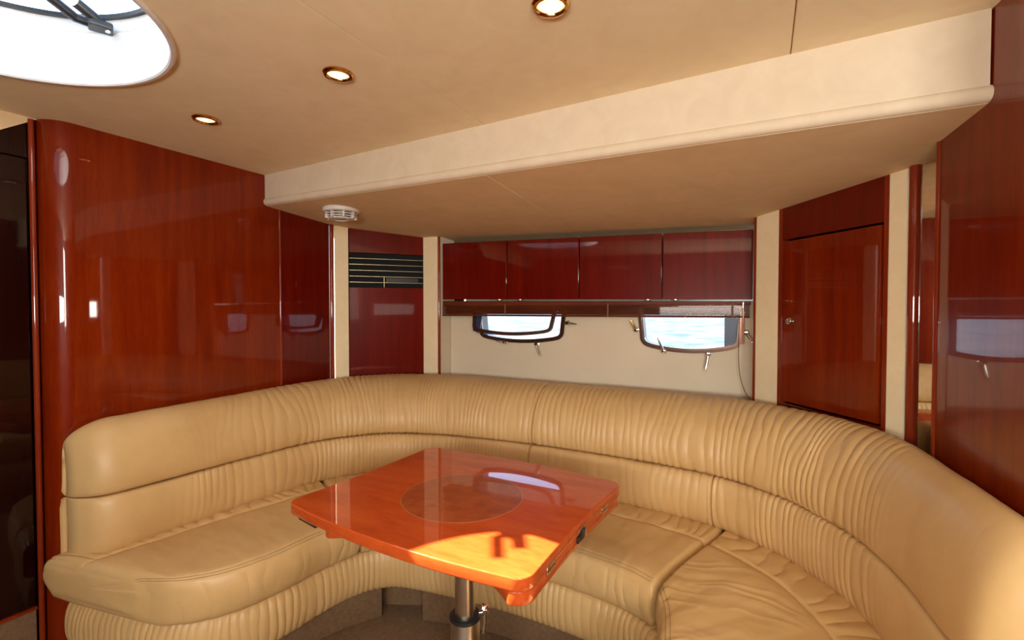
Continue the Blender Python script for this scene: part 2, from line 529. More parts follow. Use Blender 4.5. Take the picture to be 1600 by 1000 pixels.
# hull lining with two porthole openings
def hull_pt(a, z, depth=0.0):
    A = np.array(H0); B = np.array(H1); L = np.linalg.norm(B - A); d = (B - A) / L; n = np.array([-d[1], d[0]])
    p = A + d * a + n * depth
    return (p[0], p[1], z)
def port_outline(a0, a1, zb, ztop, sag, r, n=10, grow=0.0):
    """rounded porthole outline, bowed lower edge; (a, z) pairs anticlockwise from lower left"""
    a0 -= grow; a1 += grow; zb -= grow; ztop += grow; r = max(r + grow, 0.004)
    pts = []
    def arc(cx, cz, s, e):
        for t in np.linspace(s, e, n):
            pts.append((cx + r * math.cos(t), cz + r * math.sin(t)))
    arc(a0 + r + 0.012, zb + sag + r, math.pi, math.pi * 1.5 - 0.22)
    for t in np.linspace(0.05, 0.95, 14):
        x = a0 + r + (a1 - a0 - 2 * r) * t
        pts.append((x, zb + sag * (2 * t - 1) ** 2))
    arc(a1 - r - 0.012, zb + sag + r, math.pi * 1.5 + 0.22, 2 * math.pi)
    arc(a1 - r, ztop - r, 0, math.pi / 2)
    arc(a0 + r, ztop - r, math.pi / 2, math.pi)
    return pts
PORTS = [(0.205, 0.735, 1.100, 1.302, 0.022, 0.035), (1.145, 1.610, 1.078, 1.300, 0.024, 0.038)]
def hull_lining():
    bm = bmesh.new()
    def loop(pts):
        vs_ = [bm.verts.new((a, z, 0)) for a, z in pts]
        return [bm.edges.new((vs_[i], vs_[(i + 1) % len(vs_)])) for i in range(len(vs_))]
    es = loop([(0, 0), (1.691, 0), (1.691, 1.318), (0, 1.318)])
    for p in PORTS:
        es += loop(port_outline(*p))
    bmesh.ops.triangle_fill(bm, use_beauty=True, use_dissolve=False, edges=es)
    ret = bmesh.ops.extrude_face_region(bm, geom=list(bm.faces))
    for v in [g for g in ret['geom'] if isinstance(g, bmesh.types.BMVert)]:
        v.co.z = 0.05
    for v in bm.verts:
        v.co = Vector(hull_pt(v.co.x, v.co.y, v.co.z))
    return from_bm('hull_lining', bm, 'hull', wb)
hull_lining()
box('locker_shelf', -1.72, 0.02, 2.45, 2.76, 1.30, 1.315, 'hull', wb)
box('upper_lining', -1.80, 0.10, 2.735, 2.76, 1.3, 1.93, 'white', wb)
box('locker_backing', -1.70, -0.02, 2.54, 2.55, 1.50, 1.76, 'beam', wb)
slab('recess_side', (-0.02, 2.47), (-0.022, 2.32), 0, zt, 0.02, 'hull', wb)
slab('edge_bead', (-0.034, 2.317), (-0.026, 2.309), 0, zt, 0.02, 'cherry_trim', wb, 0.002)
# right corner: pillar, door frame, pillar, rod and mirror strip
slab('pillar', DR0, DR1, 0, zt, 0.03, 'pillar', wb, s0=0.008, s1=0.132)
slab('door_post', DR0, DR1, 0, zt, 0.032, 'cherry_trim', wb, 0.002, s0=0.133, s1=0.151)
slab('door_post', DR0, DR1, 0, zt, 0.032, 'cherry_trim', wb, 0.002, s0=0.569, s1=0.586)
slab('door_fascia', DR0, DR1, 1.556, zt, 0.026, 'cherry_red', wb, 0.003, s0=0.1515, s1=0.5685)
slab('door_sill', DR0, DR1, 0.0, 0.905, 0.026, 'cherry_red', wb, 0.003, s0=0.1515, s1=0.5685)
slab('pillar', DR0, DR1, 0, zt, 0.03, 'pillar', wb, s0=0.5865, s1=0.642)
tube('corner_rod', [(0.3995, 1.807, 0), (0.3995, 1.807, zt)], 0.0155, 'cherry_trim', wb, 20)
mr = slab('mirror_strip', (0.410, 1.797), (0.475, 1.735), 0.55, 1.74, 0.006, 'mirror')
tag(mr, 'narrow mirror strip between the round rod and the right bulkhead', 'mirror')
slab('mirror_backing', (0.415, 1.803), (0.50, 1.74), 0, zt, 0.02, 'cherry_dark', wb)

slab('door_backing', (DR0[0] + 0.05, DR0[1] + 0.055), (DR1[0] + 0.05, DR1[1] + 0.055), 0, zt, 0.02, 'cherry_dark', wb)  # added behind the locker door to stop light leaks
# locker door in the right corner
d2 = empty('door_2', (0.16, 2.09, 0.9), 'cherry locker door with a small chrome latch in the right corner', 'door', kind='structure')
nR = Vector((-(DR1[1] - DR0[1]), DR1[0] - DR0[0], 0)).normalized()
dl = slab('door_leaf', (DR0[0] - nR.x * 0.004, DR0[1] - nR.y * 0.004), (DR1[0] - nR.x * 0.004, DR1[1] - nR.y * 0.004), 0.912, 1.549, 0.022, 'cherry', d2, 0.004, s0=0.156, s1=0.5655)
kx, ky = 0.102 - nR.x * 0.004, 2.158 - nR.y * 0.004
kn = lathe('latch', [(0.0, 0.006), (0.007, 0.006), (0.009, 0.010), (0.013, 0.010), (0.0155, 0.006), (0.0165, 0.0)], (kx, ky, 1.233), 'chrome', d2, 28, tuple(-nR))
lathe('push_button', [(0.0, 0.0125), (0.004, 0.012), (0.0055, 0.009), (0.0055, 0.005)], (kx, ky, 1.233), 'brushed', d2, 18, tuple(-nR))

# ------------------------------------------------------------------ right bulkhead
wr = empty('wall_right', (0.44, 1.3, 0), 'glossy cherry bulkhead beside the right end of the sofa', 'wall', kind='structure')
wd = Vector((WR1[0] - WR0[0], WR1[1] - WR0[1])).normalized(); wnrm = Vector((-wd.y, wd.x))
prism('veneer_panel', [WR0, WR1, (WR1[0] + wnrm.x * 0.04, WR1[1] + wnrm.y * 0.04), (WR0[0] + wnrm.x * 0.04, WR0[1] + wnrm.y * 0.04)], 0, ZC, 'cherry', wr)
tube('edge_bead', [(0.4085, 1.622, 0), (0.4085, 1.622, 1.78)], 0.0085, 'cherry_trim', wr, 14)
prism('edge_return', [(0.412, 1.628), (0.445, 1.622), (0.505, 1.742), (0.49, 1.748)], 0, 1.78, 'cherry_dark', wr)
box('return_wall', 0.49, 1.75, 1.00, 1.04, 0, ZC, 'cherry', wr)

# ------------------------------------------------------------------ the other side of the cabin, behind the camera
wq = empty('wall_rear', (-0.1, -1.16, 0), 'cherry cabin side with a window and companionway, behind the viewer', 'wall', kind='structure')
box('lower_lining', -2.25, 1.75, -1.20, -1.16, 0, 0.74, 'cherry', wq)
box('window_sill', -0.70, 0.70, -1.20, -1.15, 0.74, 1.175, 'cherry', wq)
box('upper_lining', -2.25, 0.88, -1.20, -1.16, 1.38, ZC, 'cherry', wq)
box('end_post', -2.25, -0.58, -1.20, -1.16, 0.74, 1.38, 'cherry', wq)
box('end_post', 0.68, 0.88, -1.20, -1.16, 0.74, 1.38, 'cherry', wq)
box('step_panel', 0.88, 1.75, -1.20, -1.16, 0.74, 1.08, 'cherry', wq)
box('door_head', 0.88, 1.75, -1.20, -1.16, 1.88, ZC, 'cherry', wq)
box('end_post', 1.56, 1.75, -1.20, -1.16, 1.08, 1.88, 'cherry', wq)
wa = empty('wall_aft', (1.6, -0.3, 0), 'cherry bulkhead closing the cabin behind the viewer', 'wall', kind='structure')
box('veneer_panel', 1.60, 1.64, -1.16, 1.04, 0, ZC, 'cherry', wa)

# ------------------------------------------------------------------ sea outside
sea = from_py('sea', [(-300, 2.9, -0.35), (300, 2.9, -0.35), (300, 500, -0.35), (-300, 500, -0.35)], [(0, 1, 2, 3)], 'sea')
tag(sea, 'pale rippled sea seen through the portholes', 'sea', kind='structure')

# ------------------------------------------------------------------ portholes
def ring_between(name, outer, inner, d0, d1, mat, parent, pt=hull_pt):
    n = len(outer)
    verts = [pt(*p, d0) for p in outer] + [pt(*p, d0) for p in inner] + [pt(*p, d1) for p in outer] + [pt(*p, d1) for p in inner]
    f = []
    for k in range(n):
        j = (k + 1) % n
        f += [(k, j, n + j, n + k), (2 * n + k, 2 * n + j, 3 * n + j, 3 * n + k), (k, j, 2 * n + j, 2 * n + k), (n + k, n + j, 3 * n + j, 3 * n + k)]
    return from_py(name, verts, f, mat, parent, True, 40)
def clamp(parent, a, z, ang, lever_mat='chrome', length=0.065):
    """chrome dog clamp: boss, knob, tapered lever swung to ang"""
    base = Vector(hull_pt(a, z, 0)); nn = Vector(hull_pt(0, 0, -1)) - Vector(hull_pt(0, 0, 0)); nn.z = 0; nn.normalize()
    e = (Vector(hull_pt(1, 0)) - Vector(hull_pt(0, 0))).normalized()
    b = lathe('clamp', [(0.0, 0.032), (0.008, 0.031), (0.0105, 0.027), (0.0105, 0.020), (0.007, 0.018), (0.007, 0.010), (0.013, 0.008), (0.013, 0.0)], base, 'chrome', parent, 20, tuple(nn))
    dr = e * math.cos(ang) + Vector((0, 0, 1)) * math.sin(ang)
    p0 = base + nn * 0.024
    tube('lever', [p0, p0 + dr * length * 0.35 + nn * 0.004, p0 + dr * length * 0.75 + nn * 0.010, p0 + dr * length + nn * 0.014], 0.004, lever_mat, b, 10, radii=[0.0065, 0.0062, 0.0048, 0.0022])
    return b
WLAB = ['open porthole under the blind, left of the pair, its sash tilted inward', 'closed porthole under the blind, right of the pair, with chrome clamps']
wins = []
for i, P in enumerate(PORTS):
    wnd = empty('window_%d' % (i + 1), hull_pt((P[0] + P[1]) / 2, P[2], 0), WLAB[i], 'window', kind='structure')
    wins.append(wnd)
    o0 = port_outline(*P, grow=0.012); o1 = port_outline(*P, grow=-0.010)
    ring_between('frame', o0, o1, -0.012, 0.004, 'bronze', wnd)
    ring_between('reveal', port_outline(*P, grow=-0.001), port_outline(*P, grow=-0.006), 0.004, 0.075, 'reveal_blue', wnd)
    if i == 1:
        me = port_outline(*P, grow=-0.005)
        n = len(me)
        from_py('pane', [hull_pt(*p, 0.012) for p in me] + [hull_pt(*p, 0.017) for p in me],
                [tuple(range(n)), tuple(range(n, 2 * n))] + [(k, (k + 1) % n, n + (k + 1) % n, n + k) for k in range(n)], 'glass', wnd)
        ring_between('inner_rim', port_outline(*P, grow=0.004), port_outline(*P, grow=-0.004), -0.017, -0.012, 'bronze', wnd)
# hinged sash of the open porthole: turned about its top edge, lower edge swung into the cabin
P = PORTS[0]
tilt = R(16)
def sash_pt(a, z, depth=0.0):
    zh = P[3]
    r = zh - z
    return hull_pt(a - 0.015, zh - r * math.cos(tilt) - depth * math.sin(tilt) * 0, -0.022 - r * math.sin(tilt) + depth)
PS = (P[0] - 0.005, P[1] - 0.022, P[2] + 0.030, P[3], 0.020, 0.034)
sa = ring_between('sash', port_outline(*PS, grow=0.004), port_outline(*PS, grow=-0.014), -0.012, 0.006, 'bronze', wins[0], sash_pt)
me = port_outline(*PS, grow=-0.012); n = len(me)
from_py('pane', [sash_pt(*p, -0.003) for p in me] + [sash_pt(*p, 0.001) for p in me],
        [tuple(range(n)), tuple(range(n, 2 * n))] + [(k, (k + 1) % n, n + (k + 1) % n, n + k) for k in range(n)], 'glass', sa)
ring_between('rubber_seal', port_outline(*PS, grow=-0.011), port_outline(*PS, grow=-0.016), -0.007, 0.003, 'black', sa, sash_pt)
# a dark hinge-side stay plate on the sash
bm = bmesh.new()
for a, z, d in [(PS[0] + 0.012, 1.14, -0.004)]:
    pts = [(a, 1.15), (a + 0.045, 1.135), (a + 0.047, 1.29), (a + 0.0, 1.29)]
    v0 = [bm.verts.new(sash_pt(*p, -0.006)) for p in pts]; v1 = [bm.verts.new(sash_pt(*p, 0.004)) for p in pts]
    bm.faces.new(v0); bm.faces.new(v1[::-1])
    for k in range(4): bm.faces.new((v0[k], v0[(k + 1) % 4], v1[(k + 1) % 4], v1[k]))
from_bm('stay_plate', bm, 'reveal_blue', sa)
clamp(wins[0], 0.376, 1.090, R(170), length=0.045)
clamp(wins[0], 0.577, 1.084, R(-63), length=0.07)
clamp(wins[0], 0.760, 1.205, R(-5), length=0.06)
clamp(wins[1], 1.126, 1.175, R(115), 'brass', 0.055)
clamp(wins[1], 1.262, 1.072, R(112), length=0.075)
clamp(wins[1], 1.466, 1.066, R(-97), length=0.08)
clamp(wins[1], 1.628, 1.172, R(-58), length=0.07)
# side strip of the closed porthole, dark blue
bm = bmesh.new()
pts = [(1.535, 1.10), (1.600, 1.118), (1.600, 1.28), (1.535, 1.292)]
v0 = [bm.verts.new(hull_pt(*p, 0.020)) for p in pts]; v1 = [bm.verts.new(hull_pt(*p, 0.045)) for p in pts]
bm.faces.new(v0); bm.faces.new(v1[::-1])
for k in range(4): bm.faces.new((v0[k], v0[(k + 1) % 4], v1[(k + 1) % 4], v1[k]))
from_bm('stay_plate', bm, 'reveal_blue', wins[1])

# ------------------------------------------------------------------ overhead lockers
KL = math.hypot(K1[0] - K0[0], K1[1] - K0[1])
kd = np.array([(K1[0] - K0[0]) / KL, (K1[1] - K0[1]) / KL]); kn_ = np.array([-kd[1], kd[0]])
def kp(s, off): p = np.array(K0) + kd * s + kn_ * off; return (float(p[0]), float(p[1]))
cuts = [0.012, 0.4355, 0.852, 1.271, 1.668]
KLAB = ['overhead cherry locker at the left end, beside the left pillar', 'second overhead cherry locker from the left pillar, above the open porthole',
        'third overhead cherry locker from the left pillar, between the portholes', 'overhead cherry locker at the right end, above the closed porthole']
catch_at = [0.388, 0.514, 1.202, 1.332]
def ktop(s): return 1.672 + (1.643 - 1.672) * s / KL
def kbot(s): return 1.3385 + (1.325 - 1.3385) * s / KL
for i in range(4):
    s0, s1 = cuts[i] + 0.002, cuts[i + 1] - 0.002
    pb = kp((s0 + s1) / 2, 0.02)
    k = empty('overhead_locker', (pb[0], pb[1], kbot(s0)), KLAB[i], 'cabinet', 'overhead lockers above the portholes')
    def zb(x, y): return kbot(((x - K0[0]) * kd[0] + (y - K0[1]) * kd[1]))
    def ztp(x, y): return ktop(((x - K0[0]) * kd[0] + (y - K0[1]) * kd[1]))
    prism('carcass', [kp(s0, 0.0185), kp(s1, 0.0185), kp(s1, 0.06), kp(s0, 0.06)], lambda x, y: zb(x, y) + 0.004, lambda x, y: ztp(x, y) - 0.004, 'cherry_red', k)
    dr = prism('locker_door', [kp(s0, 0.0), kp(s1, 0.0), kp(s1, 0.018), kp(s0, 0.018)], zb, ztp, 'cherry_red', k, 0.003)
    cp = kp(catch_at[i], 0.006)
    lathe('catch', [(0.0, -0.006), (0.018, -0.006), (0.022, -0.003), (0.022, 0.0), (0.0, 0.0)], (cp[0], cp[1], kbot(catch_at[i]) - 0.0005), 'brushed', dr, 24)

# ------------------------------------------------------------------ venetian blind, drawn up under the lockers
bl = empty('venetian_blind', (*kp(0.83, 0.03), 1.24), 'drawn-up brown wooden venetian blind under the overhead lockers', 'blind')
prism('headrail', [kp(0.006, 0.012), kp(1.66, 0.012), kp(1.66, 0.05), kp(0.006, 0.05)], 1.300, lambda x, y: kbot((x - K0[0]) * kd[0] + (y - K0[1]) * kd[1]) - 0.008, 'slat_wood', bl, 0.002)
for q in range(8):
    z = 1.2995 - q * 0.0061
    off = 0.004 * (q % 2)
    prism('slat', [kp(0.008, 0.004 + off), kp(1.655, 0.004 + off), kp(1.655, 0.052), kp(0.008, 0.052)], z - 0.0044, z, 'slat_wood', bl, 0.001, 1)
prism('slat_backing', [kp(0.010, 0.046), kp(1.650, 0.046), kp(1.650, 0.051), kp(0.010, 0.051)], 1.2515, 1.2995, 'cherry_dark', bl)  # added backing strip, blocks window light between the slats
prism('bottom_rail', [kp(0.008, 0.002), kp(1.655, 0.002), kp(1.655, 0.054), kp(0.008, 0.054)], 1.240, 1.2505, 'slat_wood', bl, 0.003)
for a in (0.42, 1.0, 1.58):
    prism('ladder_tape', [kp(a, 0.0005), kp(a + 0.008, 0.0005), kp(a + 0.008, 0.003), kp(a, 0.003)], 1.240, 1.31, 'cord', bl)
wp = kp(1.628, -0.004)
wv = tube('tilt_wand', [(wp[0], wp[1], 1.288), (wp[0], wp[1], 1.20), (wp[0] + 0.001, wp[1], 1.12)], 0.0048, 'wand', bl, 10)
tube('wand_hook', [(wp[0], wp[1], 1.312), (wp[0], wp[1], 1.286)], 0.003, 'chrome', wv, 8)
pts = spline([(*hull_pt(1.600, 1.255, -0.03),), hull_pt(1.597, 1.15, -0.034), hull_pt(1.597, 1.05, -0.03), hull_pt(1.606, 0.96, -0.03), hull_pt(1.630, 0.89, -0.03), hull_pt(1.66, 0.85, -0.03)], 30)[0]
tube('lift_cord', [tuple(p) for p in pts], 0.0016, 'cord', bl, 6)

# ------------------------------------------------------------------ air grille in the left corner
ag = empty('air_grille', (*[(DL0[k] + DL1[k]) / 2 for k in (0, 1)], 1.41), 'black air grille with thin gold slats in the left corner panel', 'vent')
dv = np.array([DL1[0] - DL0[0], DL1[1] - DL0[1]]); dv /= np.linalg.norm(dv); nv = np.array([-dv[1], dv[0]])
def lp(s, off): p = np.array(DL0) + dv * s + nv * off; return (float(p[0]), float(p[1]))
slab('back_plate', lp(0.002, 0.022), lp(0.426, 0.022), 1.409, 1.606, 0.004, 'void', ag)
for q in range(5):
    z = 1.437 + q * 0.0345
    prism('slat', [lp(0.003, 0.001), lp(0.425, 0.001), lp(0.425, 0.018), lp(0.003, 0.018)], z - 0.0007, z + 0.0007, 'gold_slat', ag)
prism('divider', [lp(0.196, 0.008), lp(0.198, 0.008), lp(0.198, 0.018), lp(0.196, 0.018)], 1.411, 1.47, 'gold_slat', ag)
prism('duct_plate', [lp(0.21, 0.0185), lp(0.40, 0.0185), lp(0.40, 0.021), lp(0.21, 0.021)], 1.442, 1.466, 'black', ag)

# ------------------------------------------------------------------ round fitting on the soffit
zs = soffit_z(-1.81, 1.65)
sd = empty('smoke_detector', (-1.81, 1.655, zs), 'round white slotted detector on the soffit above the left corner', 'detector')
DC = (-1.81, 1.655, zs)
lathe('housing', [(0.085, 0.004), (0.087, -0.006), (0.084, -0.014), (0.074, -0.018), (0.060, -0.018)], DC, 'white_plastic', sd, 48)
lathe('chamber', [(0.060, -0.016), (0.056, -0.044), (0.0, -0.044)], DC, 'black', sd, 36)
for r, z in ((0.0735, -0.024), (0.0665, -0.034)):
    lathe('ring_slat', [(r, z), (r, z - 0.004), (r - 0.006, z - 0.005), (r - 0.006, z)], DC, 'white_plastic', sd, 44, closed=True)
lathe('ring_slat', [(0.060, -0.043), (0.058, -0.048), (0.034, -0.050), (0.034, -0.045)], DC, 'white_plastic', sd, 44, closed=True)
for k in range(8):
    a = 2 * math.pi * k / 8 + 0.2
    c, s_ = math.cos(a), math.sin(a)
    p = lambda rr, t: (-1.81 + rr * c - t * s_, 1.655 + rr * s_ + t * c)
    prism('rib', [p(0.052, -0.004), p(0.073, -0.004), p(0.073, 0.004), p(0.052, 0.004)], zs - 0.046, zs - 0.016, 'white_plastic', sd)

# ------------------------------------------------------------------ ceiling downlights
LLAB = ['brass downlight nearest the left bulkhead, beside the hatch', 'brass downlight in the middle of the row, left of the long ceiling seam', 'brass downlight at the top edge of the picture, right of the ceiling seam']
for (x, y), lab in zip([(-1.685, 0.955), (-1.040, 0.945), (-0.405, 0.945)], LLAB):
    e = empty('downlight', (x, y, ZC), lab, 'downlight', 'downlights in a row on the headliner')
    lathe('bezel', [(0.041, 0.002), (0.041, -0.003), (0.037, -0.008), (0.031, -0.009), (0.027, -0.004), (0.0265, 0.002)], (x, y, ZC), 'brass', e, 36)
    lathe('lens', [(0.027, -0.003), (0.018, -0.0045), (0.0, -0.005)], (x, y, ZC), 'lamp', e, 28)
    add_light('downlight_glow', 'SPOT', (x, y, ZC - 0.012), (0, 0, -1), 5.0, (1.0, 0.82, 0.58), spot_size=R(110), spot_blend=0.8, shadow_soft_size=0.025).parent = None

# ------------------------------------------------------------------ deck hatch
hx, hy = HC
ha = empty('deck_hatch', (hx, hy, ZC), 'round white deck hatch with a black ring and stay arms, upper left', 'hatch')
def loft(name, rings, mat, parent, n=96):
    verts, faces = [], []
    for cx, cy, r, z in rings:
        for k in range(n):
            a = 2 * math.pi * k / n
            verts.append((cx + r * math.cos(a), cy + r * math.sin(a), z))
    for i in range(len(rings) - 1):
        for k in range(n):
            faces.append((i * n + k, i * n + (k + 1) % n, (i + 1) * n + (k + 1) % n, (i + 1) * n + k))
    return from_py(name, verts, faces, mat, parent, True, 30, fix=True)
loft('coaming', [(hx, hy, 0.403, 1.9325), (hx, hy, 0.405, 1.927), (hx, hy, 0.400, 1.922), (hx, hy, 0.393, 1.922), (hx, hy, 0.389, 1.926), (hx, hy, 0.391, 1.945), (hx, hy, 0.399, 1.99), (hx, hy, 0.402, 2.04), (hx, hy, 0.402, 2.076)], 'white', ha)
loft('ledge', [(hx, hy, 0.402, 2.076), (hx, hy, 0.398, 2.080), (hx, hy, 0.397, 2.086), (hx, hy, 0.397, 2.112), (hx, hy, 0.44, 2.114), (hx, hy, 0.45, 2.05)], 'white', ha)
lathe('ring_seal', [(0.399, 2.110), (0.386, 2.110), (0.384, 2.120), (0.399, 2.124)], (hx, hy, 0), 'black', ha, 96, closed=True)
lathe('pane', [(0.398, 2.124), (0.398, 2.132), (0.0, 2.134), (0.0, 2.126)], (hx, hy, 0), 'hatch_glass', ha, 80)
# stay arms: foot on the ledge, two bars running in under the pane
prism('stay_foot', [(-1.690, 0.640), (-1.668, 0.690), (-1.622, 0.672), (-1.640, 0.622)], 2.066, 2.084, 'black', ha, 0.005)
tube('stay_arm', [(-1.660, 0.655, 2.078), (-1.695, 0.615, 2.090), (-1.664, 0.525, 2.112)], 0.0125, 'black', ha, 10)
tube('stay_arm', [(-1.654, 0.662, 2.080), (-1.645, 0.630, 2.092), (-1.632, 0.590, 2.102)], 0.0145, 'black', ha, 10)
lathe('stay_bolt', [(0.0, -0.004), (0.006, -0.003), (0.007, 0.0)], (-1.645, 0.668, 2.066), 'chrome', ha, 16)

# ------------------------------------------------------------------ sofa
so = empty('sofa', (-0.9, 1.9, 0), 'tan leather U-shaped built-in sofa with gathered upholstery', 'sofa')

def grid_mesh(name, G, mat, parent, cap=True, closed=False, bulge=0.012):
    """G: (ns, nt, 3); nt runs round the section"""
    ns, nt, _ = G.shape
    verts = G.reshape(-1, 3).tolist()
    faces = []
    m = nt if closed else nt - 1
    for i in range(ns - 1):
        for j in range(m):
            k = (j + 1) % nt
            faces.append((i * nt + j, (i + 1) * nt + j, (i + 1) * nt + k, i * nt + k))
    if cap:
        for i, nb in ((0, 1), (ns - 1, ns - 2)):
            c = G[i].mean(0)
            t = G[i] - G[nb]; t = t.mean(0); t /= np.linalg.norm(t) + 1e-9
            prev = list(range(i * nt, i * nt + nt))
            for th in (0.35, 0.7, 1.05, 1.35):
                ring = c + (G[i] - c) * math.cos(th) + t * bulge * math.sin(th)
                base = len(verts); verts += ring.tolist()
                cur = list(range(base, base + nt))
                for j in range(m):
                    k = (j + 1) % nt
                    faces.append((prev[j], prev[k], cur[k], cur[j]))
                prev = cur
            ci = len(verts); verts.append((c + t * bulge).tolist())
            for j in range(m):
                faces.append((ci, prev[j], prev[(j + 1) % nt]))
    return from_py(name, verts, faces, mat, parent, True, 60)

def normals(G):
    a = np.gradient(G, axis=0); b = np.gradient(G, axis=1)
    n = np.cross(b, a)
    n /= np.linalg.norm(n, axis=2, keepdims=True) + 1e-12
    return n

def gather(s, v, lam0=0.018, lam1=0.056, seed=0.0, slant=0.8):
    """gathered-leather height 0..1 at arc length s (1-D) and section parameter v (1-D, metres)"""
    ss = np.linspace(s[0], s[-1], 4000)
    lam = lam0 + (lam1 - lam0) * fbm(ss * 6 + seed, np.full_like(ss, seed), 2)
    ph = np.r_[0, np.cumsum(np.diff(ss) / lam[:-1])]
    S, V = np.meshgrid(s, v, indexing='ij')
    base = np.interp(s, ss, ph)[:, None]
    warp = slant * (fbm(S * 7 + seed, V * 5 + 3.1) - 0.5) * 2.2 + (fbm(S * 2.2 + 9 + seed, V * 1.5) - 0.5) * 2.0
    p = base + warp
    h = np.abs(np.sin(math.pi * p)) ** 0.75
    cell = np.floor(p)
    amp = 0.35 + 0.65 * vnoise(cell * 3.7 + seed, V * 9 + cell * 1.3)
    fade = smooth01(0.25, 0.62, fbm(S * 16 + 4 + seed, V * 9 + 2, 2))
    return (h - 0.6) * amp * (0.35 + 0.65 * fade)

# matched control points: wall side W, mid-seam S of the backs
WC = [(-2.130, 0.706), (-2.131, 0.735), (-2.131, 0.80), (-2.132, 1.00), (-2.132, 1.30), (-2.128, 1.60), (-2.065, 1.90), (-1.90, 2.13), (-1.60, 2.265), (-1.25, 2.285), (-0.95, 2.288), (-0.50, 2.285), (-0.10, 2.235), (0.12, 2.075), (0.28, 1.885), (0.375, 1.66), (0.418, 1.42), (0.446, 1.20), (0.458, 1.11), (0.464, 1.06)]
SC = [(-2.100, 0.703), (-2.030, 0.716), (-1.962, 0.785), (-1.945, 0.97), (-1.930, 1.22), (-1.885, 1.55), (-1.78, 1.73), (-1.66, 1.84), (-1.45, 1.925), (-1.18, 1.972), (-0.945, 1.99), (-0.50, 1.985), (-0.17, 1.942), (0.02, 1.845), (0.13, 1.745), (0.232, 1.59), (0.290, 1.39), (0.318, 1.18), (0.338, 1.085), (0.400, 1.045)]
TOP = [0.888, 0.889, 0.891, 0.895, 0.900, 0.908, 0.912, 0.914, 0.914, 0.912, 0.910, 0.910, 0.912, 0.918, 0.922, 0.925, 0.915, 0.908, 0.904, 0.902]
CT = np.c_[np.array(WC), np.array(SC), np.array(TOP)]
UP = [(0.10, 0.655), (0.02, 0.70), (0.00, 0.80), (0.02, 0.868), (0.12, 0.900), (0.30, 0.912), (0.50, 0.903), (0.70, 0.875), (0.88, 0.825), (0.99, 0.765), (1.035, 0.71), (1.03, 0.676), (1.005, 0.654), (0.93, 0.645), (0.80, 0.642), (0.5, 0.642)]
LU = [(0.70, 0.640), (0.93, 0.641), (1.005, 0.636), (1.05, 0.618), (1.08, 0.582), (1.085, 0.54), (1.05, 0.49), (0.99, 0.455), (0.90, 0.44), (0.70, 0.43), (0.4, 0.44), (0.4, 0.60)]

BACK, SB = spline(CT, 1700)        # whole path
def sub_path(x_split_lo, x_split_hi):
    i = np.arange(len(SB))
    return BACK[x_split_lo:x_split_hi], SB[x_split_lo:x_split_hi]
i_mid = int(np.argmin(np.abs(BACK[:, 0] + 0.950) + 10 * (BACK[:, 1] < 2.2)))
i_rt = int(np.argmin(np.abs(BACK[:, 0] + 0.085) + 10 * (BACK[:, 1] < 2.1)))

def back_piece(name, i0, i1, prof, nprof, env, amp, seed, r0, r1, drop0=0.0, drop1=0.0, parent=so):
    P_, s = BACK[i0:i1], SB[i0:i1]
    # densify
    pr, v = spline(prof, nprof)
    Wp, Sp, T = P_[:, 0:2], P_[:, 2:4], P_[:, 4]
    f, z = pr[:, 0], pr[:, 1]
    XY = Wp[:, None, :] + (Sp - Wp)[:, None, :] * f[None, :, None]
    zz = np.repeat(z[None, :], len(s), 0)
    top = T[:, None]
    zz = np.where(zz > 0.66, 0.66 + (zz - 0.66) * (top - 0.66) / (0.912 - 0.66), zz)
    d0, d1 = s - s[0], s[-1] - s
    for dd, dr, rad in ((d0, drop0, 0.13), (d1, drop1, 0.13)):
        if dr > 0:
            t = np.clip(1 - dd / rad, 0, 1)
            k = 1 - dr * (1 - np.sqrt(1 - t ** 2)) / (0.912 - 0.66)
            zz = np.where(zz > 0.66, 0.66 + (zz - 0.66) * k[:, None], zz)
    G = np.concatenate([XY, zz[..., None]], 2)
    N = normals(G)
    # outward check: crest normal must point up
    j = int(np.argmax(zz[len(s) // 2]))
    if prof is UP and N[len(s) // 2, j, 2] < 0: N = -N
    if prof is not UP:
        jj = int(np.argmax(f)); inward = (Sp - Wp)[len(s) // 2]
        if (N[len(s) // 2, jj, :2] * inward).sum() < 0: N = -N
    vv = np.r_[0, np.cumsum(np.linalg.norm(np.diff(np.c_[f * 0.25, z], axis=0), axis=1))]
    h = gather(s, vv, seed=seed) * amp
    e = env(s, P_)[:, None]
    zprof = np.ones_like(zz)
    disp = h * e * zprof
    disp += 0.004 * (fbm(np.repeat(s[:, None], len(f), 1) * 7 + seed, zz * 8 + seed) - 0.5)
    # short tucks at the ends
    for dd, rr in ((d0, r0), (d1, r1)):
        t = np.clip(1 - dd / rr, 0, 1)
        disp -= (rr * (1 - np.sqrt(np.clip(1 - t ** 2, 0, 1))))[:, None]
        tk = np.exp(-(dd / 0.05) ** 2)[:, None]
        if rr > 0.02:
            disp -= 0.004 * tk * smooth01(0.62, 0.8, vnoise(zz * 30 + seed, np.repeat(dd[:, None], len(f), 1) * 6))
    G = G + N * disp[..., None]
    return grid_mesh(name, G, 'leather', parent, closed=True)

